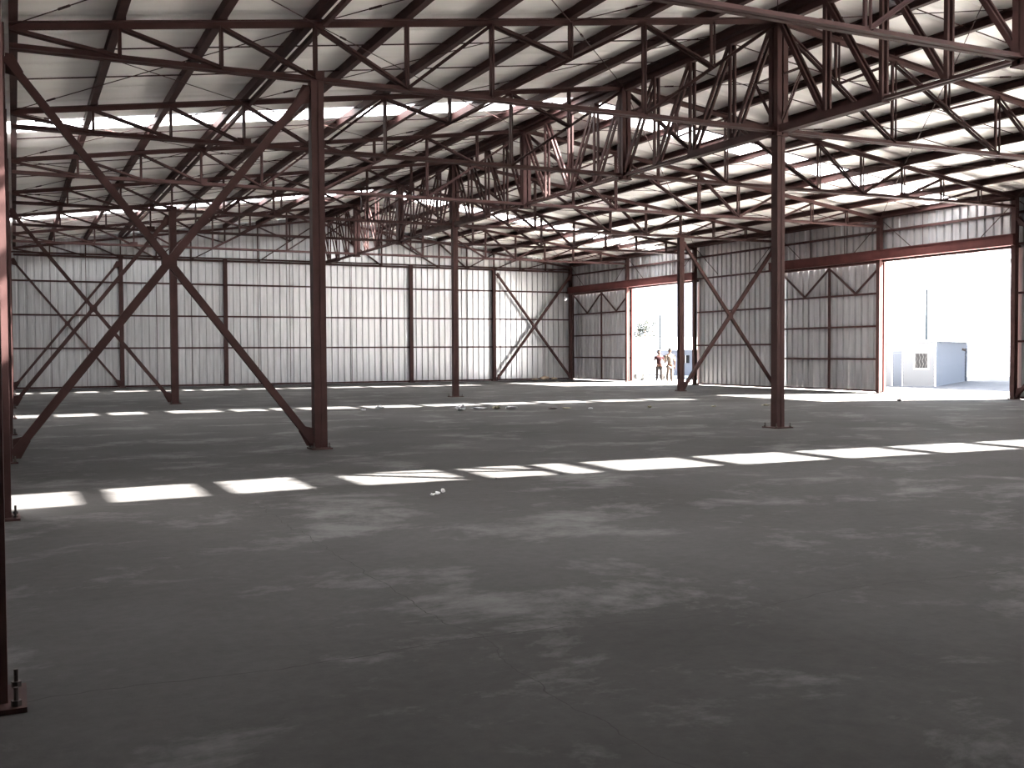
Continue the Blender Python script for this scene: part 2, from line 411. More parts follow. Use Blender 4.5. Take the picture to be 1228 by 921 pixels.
# ---- columns
def column(name, x, v, top, w, d, label, group, plate=0.36, capz=None, knee=False, flat=False):
    t = empty(name, (x, v, 0), label=label, category='column', group=group)
    m = MB()
    # two channels toe to toe: box with a shallow recessed seam
    P = [(-w/2, -d/2), (-0.01, -d/2), (-0.01, -d/2+0.012), (0.01, -d/2+0.012), (0.01, -d/2), (w/2, -d/2), (w/2, d/2), (-w/2, d/2)]
    m.prism(P, (0, 0, 0.02), (0, 0, top), Xx, Yx); m.obj('shaft', STEEL, t)
    MB().box((0, 0, 0.012), (plate, plate, 0.024)).obj('base_plate', STEEL, t)
    q = plate/2-0.045
    for a in (-q, q):
        for b in (-q, q):
            bo = MB().tube((a, b, 0.0), (a, b, 0.11), 0.011, 8).obj('anchor_bolt', BOLT, t)
            MB().tube((a, b, 0.024), (a, b, 0.05), 0.024, 6).obj('nut', BOLT, bo)
    if capz:
        m2 = MB()
        for sx_ in (-0.08, 0.08):
            for sy in (-0.08, 0.08): m2.box((sx_, sy, (ZB-0.12+capz)/2), (0.125, 0.125, capz-ZB+0.12))
        m2.box((0, 0, ZB-0.13), (0.34, 0.34, 0.03))
        m2.obj('head_post', STEEL, t)
    if knee:
        for s in (-1, 1):
            MB().bar(dbl(0.03, 0.008, 0.03), (0, s*0.14, ZB+0.2), (0, s*0.75, ZB+1.15), Xx).obj('knee_strut', STEEL, t)
        MB().bar(dbl(0.03, 0.008, 0.03), (0, -0.78, ZB+1.15), (0, 0.78, ZB+1.15), Xx).obj('knee_strut', STEEL, t)
    return t
LN = {-1: 'dark steel column at the left edge of the photo, nearest of all, with bolted base plate',
      0: 'second steel column along the left wall, sunlit red on its face above the floor',
      1: 'third steel column along the left wall, at the foot of the nearest big cross brace',
      2: 'fourth steel column along the left wall, first beyond the nearest big cross brace',
      3: 'fifth steel column along the left wall, halfway between the two nearest cross braces',
      4: 'sixth steel column along the left wall, at the foot of the second cross brace',
      5: 'seventh steel column along the left wall, first beyond the second cross brace',
      6: 'eighth steel column along the left wall, last before the back corner',
      7: 'steel column in the left back corner of the hall'}
for k in range(-1, 8): column('steel_column', -14.78, VK[k], ZEL-0.02, 0.24, 0.2, LN[k], 'columns along the left wall', 0.40)
RN = {0: 'steel column on the right wall, nearest the camera and outside the frame',
      1: 'steel column on the right wall level with the nearest ridge column, outside the frame',
      2: 'steel column at the near jamb of the large open doorway on the right',
      3: 'steel column on the right wall between open doorway and nearer sliding door',
      4: 'steel column on the right wall at the foot of the far cross brace, beside the nearer sliding door',
      5: 'steel column at the right jamb of the farther open doorway, behind the inner column',
      6: 'steel column at the left jamb of the farther open doorway',
      7: 'steel column in the right back corner of the hall'}
for k in range(0, 8):
    column('steel_column', XR-0.03, VK[k], ZER-0.02, 0.17, 0.17, RN[k], 'columns along the right wall', 0.30)
column('steel_column', XA, VK[1], ZB-0.04, 0.22, 0.2, 'nearest freestanding inner column, at the right foot of the biggest cross brace', 'inner columns carrying the trusses', 0.36)
column('steel_column', XA, VK[4], ZB-0.04, 0.22, 0.2, 'left inner column farther back, at the right foot of the second cross brace', 'inner columns carrying the trusses', 0.36)
column('steel_column', XD, VK[1], ZB-0.04, 0.22, 0.2, 'right inner column level with the nearest ridge column, outside the frame', 'inner columns carrying the trusses', 0.36)
column('steel_column', XD, VK[4], ZB-0.04, 0.22, 0.2, 'right inner column standing in front of the farther open doorway', 'inner columns carrying the trusses', 0.36)
column('ridge_column', 0.03, VK[1], ZB-0.12, 0.2, 0.2, 'nearest ridge column, standing alone in front of the nearer sliding door', 'ridge columns', 0.46, ZA-0.1, True)
column('ridge_column', 0, VK[4], ZB-0.12, 0.2, 0.2, 'second ridge column, standing alone in front of the middle of the back wall', 'ridge columns', 0.46, ZA-0.1, True)
BN = {-2: 'back wall post at the right foot of the farthest left cross brace', -1: 'back wall post between the left cross brace and the ridge line',
      0: 'back wall post below the ridge, hidden behind the nearest inner column', 1: 'back wall post seen to the left of the second ridge column',
      2: 'back wall post at the left foot of the right-hand cross brace'}
for i in range(-2, 3): column('wall_post', X(i), VK[7]+0.02, 6.40 if i else 8.3, 0.19, 0.16, BN[i], 'posts along the back wall', 0.28)

# ---- cross braces
def xbrace(xa, xb, v, w, label, zt=6.05, axis='x', va=None, vb=None):
    if axis == 'x': P = lambda f, z: (xa+(xb-xa)*f, v, z); side = Yx
    else: P = lambda f, z: (xa, va+(vb-va)*f, z); side = Xx
    t = empty('cross_brace', P(0.5, 0), label=label, category='brace', group='big diagonal cross braces')
    off = Vector(P(0.5, 0)); L = lambda f, z: tuple(Vector(P(f, z))-off)
    MB().bar([rect(w, w)], L(0.0, 0.12), L(1, zt), side).obj('diagonal', STEEL, t)
    d2 = [rect(w*0.9, w*0.9)]
    MB().bar(d2, L(0.0, zt), L(1, 0.12), side).obj('diagonal', STEEL, t)
    ln = abs(xb-xa) if axis == 'x' else abs(vb-va); e = 0.10/ln
    for f, z, sgn in ((e, 0.22, 1), (1-e, 0.22, -1), (e, zt-0.1, 1), (1-e, zt-0.1, -1)):
        m = MB(); c = Vector(L(f, z)); hz = 0.2 if z < 1 else -0.2; dx = 0.2*sgn
        ax = Xx if axis == 'x' else Yx; nrm = side
        q0 = c-ax*(0.1*sgn)-Vector((0, 0, hz*0.8)); poly = [q0, q0+ax*dx*0.55, c+ax*dx*0.75+Vector((0, 0, hz*0.5)), c+ax*dx*0.45+Vector((0, 0, hz*0.95)), c-ax*(0.1*sgn)+Vector((0, 0, hz*0.7))]
        k = len(m.V); nn = len(poly)
        for o2 in (-0.012, 0.012): m.V += [p+nrm*o2 for p in poly]
        m.F += [tuple(range(nn)), tuple(range(2*nn-1, nn-1, -1))]+[(i, (i+1) % nn, nn+(i+1) % nn, nn+i) for i in range(nn)]
        m.obj('gusset_plate', STEEL, t)
    m = MB(); c = Vector(L(0.5, (zt+0.12)/2)); m.box(c, (0.22 if axis == 'x' else w+0.02, w+0.02 if axis == 'x' else 0.22, 0.22)); m.obj('crossing_plate', STEEL, t)
xbrace(-14.655, XA-0.115, VK[1], 0.125, 'biggest dark red cross brace, between the left wall and the nearest inner column', 6.12)
xbrace(-14.655, XA-0.115, VK[4], 0.115, 'second cross brace on the left, beyond the biggest one')
xbrace(-14.655, XA-0.10, VK[7]-0.16, 0.11, 'farthest cross brace on the left, lying against the back wall')
xbrace(XD+0.115, XR-0.12, VK[4], 0.13, 'cross brace beside the farther open doorway, in front of the right wall cladding')
xbrace(XD+0.10, XR-0.12, VK[7]-0.16, 0.13, 'cross brace against the right end of the back wall')
xbrace(XR-0.03, XR-0.03, 0, 0.12, 'cross brace at the far right edge, starting at the near jamb of the large doorway', 5.9, 'y', VK[1]+0.1, VK[2]-0.1)

# ================================================================== RUBBISH ON THE FLOOR
PLASTIC = mat('clear_plastic_scrap', (0.42, 0.42, 0.43), 0.35)
PAPER = mat('white_paper', (0.8, 0.8, 0.8), 0.7); YEL = mat('yellow_scrap', (0.17, 0.15, 0.09), 0.6); DARKR = mat('dark_rubble', (0.10, 0.09, 0.085), 0.9)
def crumple(name, x, y, sx_, sy_, sz_, m, label, cat='rubbish', group=None, seed=0):
    rnd = random.Random(seed); bm = bmesh.new(); bmesh.ops.create_icosphere(bm, subdivisions=2, radius=1)
    for v in bm.verts:
        k = rnd.uniform(0.55, 1.15); v.co = Vector((v.co.x*sx_*k, v.co.y*sy_*k, max(0, (v.co.z*0.5+0.5))*sz_*k+0.002))
    me = bpy.data.meshes.new(name); bm.to_mesh(me); bm.free(); me.materials.append(m)
    o = link(name, me, None, (x, y, 0), label=label, category=cat)
    if group: o['group'] = group
crumple('crumpled_paper', -10.22, 11.20, 0.035, 0.03, 0.035, PAPER, 'middle one of three white paper scraps before the nearest light strip', 'paper', 'three paper scraps', 1)
crumple('crumpled_paper', -10.10, 11.32, 0.03, 0.03, 0.05, PAPER, 'rightmost and tallest of three white paper scraps before the nearest light strip', 'paper', 'three paper scraps', 2)
crumple('crumpled_paper', -10.30, 11.14, 0.03, 0.02, 0.03, PAPER, 'leftmost of three white paper scraps before the nearest light strip', 'paper', 'three paper scraps', 3)
pl = [(-5.0, 30.0, .22, .2, .12, PLASTIC, 'pale plastic scrap at the left end of the litter row near the middle light strip'),
      (-3.3, 27.9, .22, .2, .24, PLASTIC, 'largest pale crumpled plastic sheet in the litter row before the middle light strip'),
      (-2.6, 28.2, .35, .15, .10, PLASTIC, 'long low pale plastic strip just right of the crumpled sheet'),
      (-2.15, 28.0, .18, .15, .14, YEL, 'yellowish scrap among the plastic in the litter row'),
      (-1.75, 27.8, .3, .2, .13, PLASTIC, 'pale plastic film right of the yellowish scrap'),
      (-0.75, 27.2, .22, .15, .07, DARKR, 'dark flat rubble scrap in the middle of the litter row'),
      (-0.3, 27.2, .22, .15, .07, YEL, 'dull yellow scrap right of the dark rubble'),
      (0.2, 26.7, .1, .1, .07, PLASTIC, 'small pale scrap right of the dull yellow one'),
      (2.0, 26.4, .1, .1, .10, YEL, 'lone yellowish lump toward the right of the litter row'),
      (3.9, 25.9, .12, .1, .06, YEL, 'tiny yellowish scrap right of the lone lump'),
      (5.6, 25.6, .25, .1, .06, YEL, 'last flat scrap at the right end of the litter row'),
      (-5.7, 29.3, .12, .1, .08, PLASTIC, 'small grey scrap at the far left of the litter row')]
for i, (x, y, a, b, c, m, lb) in enumerate(pl): crumple('plastic_scrap' if m is PLASTIC else 'floor_scrap', x, y-0.9, a*0.75, b*0.75, c*0.7, m, lb, 'rubbish', 'litter scattered before the middle light strip', 10+i)
crumple('stone', 10.75, 24.5, 0.08, 0.07, 0.09, DARKR, 'small dark stone on the concrete just inside the large open doorway', 'stone', None, 40)
crumple('stone', -9.0, 12.2, 0.025, 0.02, 0.02, DARKR, 'tiny dark stone in front of the nearest light strip', 'stone', None, 41)
CARD = mat('cardboard', (0.35, 0.27, 0.2), 0.8)
for i, (x, y, a, b, c) in enumerate([(12.9, 53.2, .3, .2, .25), (13.55, 53.2, .2, .2, .15), (12.3, 53.2, .22, .15, .12)]):
    crumple('rubble_pile', x, y, a, b, c, CARD, ['largest brown rubbish heap in the right back corner', 'smaller brown heap nearest the right back corner column', 'low brown heap left of the others in the right back corner'][i], 'rubbish', 'rubbish heaps in the right back corner', 50+i)

# ================================================================== OUTSIDE
G = -0.25
ASPH = mat('dusty_yard_concrete', (0.60, 0.58, 0.55), 0.9, 0, 0.2, 2)
TAR = mat('grey_asphalt', (0.10, 0.10, 0.105), 0.9, 0, 0.2, 2)
APR = mat('concrete_apron', (0.72, 0.70, 0.67), 0.9, 0, 0.1, 2)
gd = MB(); gd.box((115.2, 60, G-0.1), (200, 300, 0.2)); gd.obj('yard_ground', ASPH, kind='structure')
tp = MB(); tp.box((45.4, 40, G+0.0), (43, 40, 0.03)); tp.obj('asphalt_road', TAR, kind='structure')
ap = MB(); ap.V = [Vector(p) for p in ((15.3, -10, -0.01), (20.0, -10, -0.01), (23.8, -10, G+0.004), (15.3, 70, -0.01), (20.0, 70, -0.01), (23.8, 70, G+0.004), (15.3, -10, G-.05), (15.3, 70, G-.05), (23.8, -10, G-.05), (23.8, 70, G-.05))]
ap.F = [(0, 1, 4, 3), (1, 2, 5, 4), (0, 3, 7, 6), (2, 8, 9, 5), (6, 7, 9, 8), (0, 6, 8, 2, 1), (3, 4, 5, 9, 7)]
ap.obj('door_apron', APR, kind='structure')

SIDE_W = mat('white_siding', (0.088, 0.092, 0.099), 0.8, spec=0.15); SIDE_B = mat('pale_blue_shade_siding', (0.215, 0.235, 0.275), 0.8, spec=0.15)  # blue tone puts the sky-lit shade of one cabin side into colour
BLUE = mat('blue_grey_door', (0.055, 0.062, 0.076), 0.8, spec=0.1); GLASSD = mat('window_glass', (0.012, 0.012, 0.013), 0.4, spec=0.1)
BLUEW = mat('pale_blue_wall', (0.15, 0.16, 0.19), 0.8, 0, 0.08, 1, spec=0.1)
POLE = mat('galvanised_pole', (0.03, 0.038, 0.045), 0.8, 0.0, spec=0.05)
BWALL = mat('bright_white_sheeting', (0.36, 0.38, 0.40), 0.7, spec=0.2)
# site cabin
U = Vector((0.839, 0.545, 0)); Wd = Vector((-0.545, 0.839, 0)); P0 = Vector((27.7, 38.5, G))
cb = empty('site_cabin', tuple(P0), label='low white boarded cabin with shade-tinted blue side in the yard, seen through the large open doorway', category='cabin')
LR, LL, HC = 10.6, 6.0, 2.30
pitch = 0.17; nb = int(HC/pitch)
def boards(o0, dr, L, nrm, holes, m):
    z = 0.0
    for i in range(nb+1):
        z0 = i*pitch; z1 = min(HC, z0+pitch)
        if z1-z0 < 0.02: break
        segs = [(0, L)]
        for (a, b, c, d) in holes:
            if z0 >= c-0.05 and z1 <= d+0.05:
                segs = [s2 for s in segs for s2 in ((s[0], min(s[1], a)), (max(s[0], b), s[1])) if s2[1]-s2[0] > 0.01]
        for a, b in segs:
            mb = MB(); V = []
            for t in (a, b):
                for dd, zz in ((0.0, z0), (0.05, z0), (0.006, z1), (0.0, z1)): V.append(o0+dr*t+nrm*dd+Vector((0, 0, zz)))
            mb.V = V; mb.F = [(0, 1, 2, 3), (4, 7, 6, 5), (0, 4, 5, 1), (1, 5, 6, 2), (2, 6, 7, 3), (3, 7, 4, 0)]
            mb.obj('siding_board', m, cb)
Z0 = Vector((0, 0, 0))
boards(Z0, Wd, LL, -U, [(0.34, 1.02, 0.90, 1.76), (1.62, 2.08, 0.0, 1.80)], SIDE_W)
boards(Z0, U, LR, -Wd, [], SIDE_B)
def slab(p, dr, L, nrm, t, z0, z1):
    mb = MB(); a = dr*L
    q = [p, p+a, p+a+nrm*t, p+nrm*t]; mb.V = [v+Vector((0, 0, z0)) for v in q]+[v+Vector((0, 0, z1)) for v in q]
    mb.F = [(0, 1, 2, 3), (4, 7, 6, 5), (0, 4, 5, 1), (1, 5, 6, 2), (2, 6, 7, 3), (3, 7, 4, 0)]; return mb
slab(U*0.05+Wd*0.05, U, LR-0.1, Wd, LL-0.1, 0, HC-0.02).obj('cabin_shell', SIDE_W, cb)
rf = slab(-U*0.15-Wd*0.2, U, LR+0.3, Wd, LL+0.3, HC, HC+0.07); 
rf.obj('flat_roof', WHITE, cb)
slab(Wd*1.62-U*0.005, Wd, 0.46, -U, 0.04, 0.02, 1.80).obj('cabin_door', BLUE, cb)
slab(Wd*1.58-U*0.01, Wd, 0.04, -U, 0.06, 0.0, 1.84).obj('door_frame', WHITE, cb); slab(Wd*2.08-U*0.01, Wd, 0.04, -U, 0.06, 0.0, 1.84).obj('door_frame', WHITE, cb)
slab(Wd*0.38-U*0.0, Wd, 0.60, -U, 0.02, 0.93, 1.72).obj('window_pane', GLASSD, cb)
BARS = mat('burglar_bar_paint', (0.06, 0.06, 0.06), 0.6)
wfm = MB()
for (a, b, c, d) in ((0.30, 0.38, 0.88, 1.78), (0.98, 1.06, 0.88, 1.78), (0.30, 1.06, 0.86, 0.94), (0.30, 1.06, 1.70, 1.78)):
    s_ = slab(Wd*a-U*0.0, Wd, b-a, -U, 0.06, c, d); k = len(wfm.V); wfm.V += s_.V; wfm.F += [tuple(i+k for i in f) for f in s_.F]
wf_o = wfm.obj('window_frame', mat('window_frame_paint', (0.2, 0.2, 0.2), 0.5), cb)
for i in range(4):
    t = 0.45+i*0.15; b = MB(); pts = [Wd*(t+0.03*math.sin(j*1.3+i))-U*0.045+Vector((0, 0, 0.94+j*0.076)) for j in range(11)]
    for j in range(10): b.tube(pts[j], pts[j+1], 0.011, 5)
    b.obj('burglar_bar', BARS, wf_o)
slab(U*(LR-0.9)-Wd*0.03, U, 0.7, -Wd, 0.03, 0.02, 1.95).obj('end_panel', BLUE, cb)
lm = MB().tube(U*8.6-Wd*0.03+Vector((0, 0, 1.9)), U*8.6-Wd*0.25+Vector((0, 0, 1.84)), 0.07, 10); lm.obj('wall_lamp', BOLT, cb)
slab(Z0-U*0.02-Wd*0.03, Wd, 0.08, -U, 0.02, 0, HC).obj('corner_trim', WHITE, cb)
# white warehouse behind the cabin, ribbed
wh = empty('white_warehouse', (0, 0, 0), label='big bright white ribbed warehouse across the yard behind the cabin', category='building')
O = Vector((33.0, 50.0, G)); Uw = Vector((0.93, 0.37, 0)).normalized(); Nw = Vector((Uw.y, -Uw.x, 0))
V = []; Fc = []; L = 60.0; k = 0; t = 0.0
while t < 40:
    for s, d in ((0, 0), (0.55, 0), (0.62, 0.09), (0.93, 0.09), (1.0, 0)):
        p = O+Uw*(t+s)+Nw*d; V += [p, p+Vector((0, 0, 9.5))]
    t += 1.0
for i in range(len(V)//2-1): Fc.append((2*i, 2*i+1, 2*i+3, 2*i+2))
link('ribbed_wall', mesh_of('ribbed_wall', V, Fc, BWALL), wh)
s_ = slab(O-Nw*0.02, Uw, 40, -Nw, 8, 0, 9.3); s_.obj('warehouse_shell', BWALL, wh)
s_ = slab(O-Uw*0.2+Nw*0.3, Uw, 40.4, -Nw, 8.5, 9.5, 9.8); s_.obj('warehouse_roof', WHITE, wh)
s_ = slab(O+Uw*25.7+Nw*0.1, Uw, 4.5, Nw, 0.12, 0.0, 5.4); dd = s_.obj('roller_door', SIDE_B, wh)
for i in range(18):
    slab(O+Uw*25.75+Nw*0.22, Uw, 4.4, Nw, 0.03, 0.05+i*0.295, 0.30+i*0.295).obj('door_slat', BLUEW, dd)
# low pale blue ribbed screen between the cabin and the roller door
fe = empty('ribbed_screen', (0, 0, 0), label='low pale blue ribbed metal screen to the right of the cabin', category='fence')
fp = O+Uw*15+Nw*0.9
for i in range(11):
    V = []; Fc = []
    for s, d in ((0, 0), (0.62, 0), (0.70, 0.10), (0.92, 0.10), (1.0, 0)):
        for z in (0.02, 2.35): V.append(fp+Uw*(i+s*0.99)+Nw*d+Vector((0, 0, z)))
    k = len(V)
    V += [v-Nw*0.03 for v in V]
    for j in range(4): Fc += [(2*j, 2*j+1, 2*j+3, 2*j+2), (k+2*j, k+2*j+2, k+2*j+3, k+2*j+1), (2*j+1, k+2*j+1, k+2*j+3, 2*j+3)]
    link('ribbed_panel', mesh_of('ribbed_panel', V, Fc, SIDE_B), fe)
slab(fp-Nw*0.12, Uw, 11, -Nw, 0.06, 1.1, 1.2).obj('screen_rail', POLE, fe)
for i in range(6): slab(fp+Uw*i*2.15-Nw*0.04, Uw, 0.08, -Nw, 0.08, 0, 2.3).obj('screen_post', POLE, fe)
# unseen hall added to the south east, shaped to cast shade on the cabin
nh = empty('added_shade_hall', (62, 29.5, G), label='added unseen hall outside the right edge of the frame, shading the cabin', category='building')
MB().box((0, 0, 7.0), (38, 28, 14.0)).obj('shade_hall_wall', BWALL, nh)
rfm = MB(); rfm.prism([(-19.4, 0), (19.4, 0), (0, 2.5)], (0, -14.4, 14.0), (0, 14.4, 14.0), Xx, Vector((0, 0, 1))); rfm.obj('shade_hall_roof', WHITE, nh)
for i in range(4): MB().box((-19.03, -10+i*6.6, 2.4), (0.08, 3.6, 4.8)).obj('shade_hall_door', SIDE_B, nh)
# poles
def pole(x, y, h, label):
    t = empty('light_pole', (x, y, G), label=label, category='pole')
    MB().tube((0, 0, 0), (0, 0, h*0.85), 0.10, 12, 0.07).obj('mast', POLE, t); MB().tube((0, 0, h*0.85), (0, 0, h), 0.03, 8).obj('spike', POLE, t)
    MB().box((0, 0, 0.02), (0.4, 0.4, 0.04)).obj('base_plate', POLE, t)
pole(42.2, 52.5, 7.1, 'thin pale pole rising above the cabin roof in the large doorway')
pole(32.4, 70.6, 5.6, 'thin pale pole beyond the two people in the farther doorway')
# blue-grey shed behind the people
sh = empty('blue_shed', (29.6, 67.6, G), label='low blue-grey shed in shade behind the two people', category='shed'); sh.rotation_euler = (0, 0, math.radians(-27))
m = MB(); m.box((3.2, 1.5, 0.95), (6.4, 3.0, 1.9)); m.obj('shed_wall', BLUEW, sh)
m = MB(); m.box((3.2, 1.5, 1.95), (6.7, 3.3, 0.1)); m.obj('shed_roof', SIDE_B, sh)
for x in (1.2, 2.6): 
    m = MB(); m.box((x, -0.02, 1.25), (0.6, 0.05, 0.6)); w_ = m.obj('shed_window', GLASSD, sh)
    m = MB(); m.box((x, -0.05, 1.25), (0.03, 0.03, 0.6)); m.obj('window_bar', WHITE, w_)
m = MB(); m.box((-0.02, 1.0, 0.95), (0.05, 0.8, 1.8)); m.obj('shed_door', BLUE, sh)
# long white boundary wall with a tree over it
bw_ = MB(); bw_.box((0, 0, 1.6), (26, 0.3, 3.2)); bw_.box((0, 0, 3.24), (26.2, 0.4, 0.08))
o = bw_.obj('boundary_wall', WHITE, None, (41.8, 89.4, G), label='long plain white boundary wall below the tree in the farther doorway', category='wall')
LEAF = mat('grey_green_leaves', (0.022, 0.025, 0.02), 0.9, spec=0.05); BARK = mat('bark', (0.10, 0.07, 0.05), 0.9)
tr = empty('tree', (46.5, 94.9, G), label='grey-green tree top over the white wall, at the left of the farther doorway', category='tree'); tr.scale = (1.25, 1.25, 1.15)
m = MB(); m.tube((0, 0, 0), (0.1, 0, 2.2), 0.16, 8, 0.10)
for i in range(6):
    a = i*1.05; m.tube((0.1, 0, 2.0), (0.1+0.8*math.cos(a), 0.8*math.sin(a), 3.4+0.2*(i % 3)), 0.06, 6, 0.02)
m.obj('trunk', BARK, tr)
V = []; Fc = []; rnd = random.Random(5)
for i in range(1500):
    a = rnd.uniform(0, 6.28); b = rnd.uniform(-1, 1); r = rnd.uniform(0.35, 1)**0.5; cl = rnd.randrange(7)
    cx, cy, cz = [(0, 0, 3.6), (0.7, 0.2, 3.3), (-0.7, 0.1, 3.3), (0.2, 0.6, 3.9), (-0.3, -0.5, 4.0), (0.5, -0.3, 4.3), (-0.9, -0.2, 2.9)][cl]
    p = Vector((cx+0.6*r*math.cos(a)*math.sqrt(1-b*b), cy+0.6*r*math.sin(a)*math.sqrt(1-b*b), cz+0.5*r*b))
    d1 = Vector((rnd.gauss(0, 1), rnd.gauss(0, 1), rnd.gauss(0, 1))).normalized(); d2 = d1.orthogonal().normalized(); n = len(V)
    V += [p-d1*0.09, p+d2*0.04, p+d1*0.09, p-d2*0.04]; Fc.append((n, n+1, n+2, n+3))
link('foliage', mesh_of('foliage', V, Fc, LEAF), tr, kind='stuff')

# white van parked left of the people
VANW = mat('white_car_paint', (0.82, 0.82, 0.83), 0.25); TYRE = mat('tyre_rubber', (0.03, 0.03, 0.03), 0.8); VG = mat('dark_car_glass', (0.05, 0.06, 0.07), 0.08); LAMP = mat('lamp_lens', (0.6, 0.6, 0.6), 0.1); GRY = mat('grey_plastic', (0.15, 0.15, 0.16), 0.6)
def van(loc, rz, label):
    t = empty('white_pickup', loc, label=label, category='car'); t.rotation_euler = (0, 0, rz)
    prof = [(-2.3, 0.38), (-2.3, 0.95), (-0.55, 1.0), (-0.45, 1.52), (-0.2, 1.62), (0.65, 1.60), (1.25, 1.08), (2.15, 0.92), (2.3, 0.72), (2.32, 0.40), (1.85, 0.36)]
    # wheel arches
    def arch(cx): return [(cx+0.40*math.cos(a), 0.34+0.40*math.sin(a)) for a in [math.radians(d) for d in (5, 35, 65, 90, 115, 145, 175)]]
    prof = prof[:-1]+[(1.90, 0.36)]+arch(1.45)+[(-0.95, 0.36)]+arch(-1.40)+[(-1.9, 0.36)]
    bm = bmesh.new(); vs = [[bm.verts.new((x, y*(0.98 if z < 1.1 else 0.86), z)) for x, z in prof] for y in (-0.85, 0.85)]
    bm.faces.new(vs[0][::-1]); bm.faces.new(vs[1]); n = len(prof)
    for i in range(n): bm.faces.new((vs[0][i], vs[0][(i+1) % n], vs[1][(i+1) % n], vs[1][i]))
    bmesh.ops.triangulate(bm, faces=[f for f in bm.faces if len(f.verts) > 4])
    bmesh.ops.bevel(bm, geom=[e for e in bm.edges if e.calc_face_angle(0) > 0.5], offset=0.04, segments=2, affect='EDGES', clamp_overlap=True)
    me = bpy.data.meshes.new('car_body'); bm.to_mesh(me); bm.free(); me.materials.append(VANW); b = link('car_body', me, t)
    def quad(name, pts, mm, th=0.02, nrm=Vector((0, 1, 0))):
        q = MB(); P = [Vector(p) for p in pts]; k = len(P); q.V = P+[p+nrm*th for p in P]
        q.F = [tuple(range(k)), tuple(range(2*k-1, k-1, -1))]+[(i, (i+1) % k, k+(i+1) % k, k+i) for i in range(k)]; return q.obj(name, mm, t)
    for s in (-1, 1):
        quad('side_window', [(-0.35, s*0.80, 1.12), (0.95, s*0.80, 1.12), (0.58, s*0.74, 1.50), (-0.25, s*0.74, 1.50)], VG, 0.03*s)
        quad('door_handle', [(-0.2, s*0.835, 0.95), (-0.02, s*0.835, 0.95), (-0.02, s*0.835, 0.98), (-0.2, s*0.835, 0.98)], GRY, 0.03*s)
        MB().box((2.26, s*0.62, 0.74), (0.1, 0.3, 0.14)).obj('headlight', LAMP, t)
        MB().box((0.95, s*0.93, 1.12), (0.08, 0.16, 0.14)).obj('wing_mirror', GRY, t)
    quad('windscreen', [(0.72, -0.68, 1.56), (0.72, 0.68, 1.56), (1.22, 0.74, 1.12), (1.22, -0.74, 1.12)], VG, 0.03, Vector((0.6, 0, 0.8)))
    MB().box((2.33, 0, 0.45), (0.1, 1.6, 0.16)).obj('front_bumper', GRY, t); MB().box((2.31, 0, 0.72), (0.05, 0.8, 0.12)).obj('grille', GRY, t)
    MB().box((-1.4, 0, 1.0), (1.6, 1.4, 0.04)).obj('load_cover', GRY, t)
    for x in (-1.4, 1.45):
        for s in (-1, 1):
            w = MB().tube((x, s*0.66, 0.32), (x, s*0.86, 0.32), 0.32, 24).obj('wheel', TYRE, t)
            MB().tube((x, s*0.86, 0.32), (x, s*0.875, 0.32), 0.19, 16).obj('hub', WHITE, w)
van((17.65, 50.7, -0.005), math.radians(-90), 'white pickup parked in the sun to the left of the two people')

# ---- two people in the farther doorway
SKIN = mat('skin', (0.05, 0.026, 0.018), 0.7, spec=0.1); HAIR = mat('black_hair', (0.01, 0.01, 0.01), 0.8)
MAROON = mat('maroon_shirt', (0.022, 0.009, 0.010), 0.9, spec=0.05); TROU = mat('grey_trousers', (0.018, 0.016, 0.016), 0.9, spec=0.05)
SHIRT = mat('cream_shirt', (0.12, 0.09, 0.07), 0.9); KHAKI = mat('khaki_trousers', (0.06, 0.045, 0.036), 0.9); SHOE = mat('dark_shoes', (0.03, 0.025, 0.02), 0.7)
def skin_mesh(name, nodes, edges, m, parent, root=0, sub=2):
    me = bpy.data.meshes.new(name); me.from_pydata([n[0] for n in nodes], edges, []); me.materials.append(m)
    o = link(name, me, parent)
    md = o.modifiers.new('skin', 'SKIN'); md.use_smooth_shade = True
    if not me.skin_vertices: 
        bm = bmesh.new(); bm.from_mesh(me); bm.verts.layers.skin.verify(); bm.to_mesh(me); bm.free()
    for i, n in enumerate(nodes):
        r = n[1]; me.skin_vertices[0].data[i].radius = (r, r) if not isinstance(r, tuple) else r
        me.skin_vertices[0].data[i].use_root = (i == root)
    s = o.modifiers.new('sub', 'SUBSURF'); s.levels = sub; s.render_levels = sub
    return o
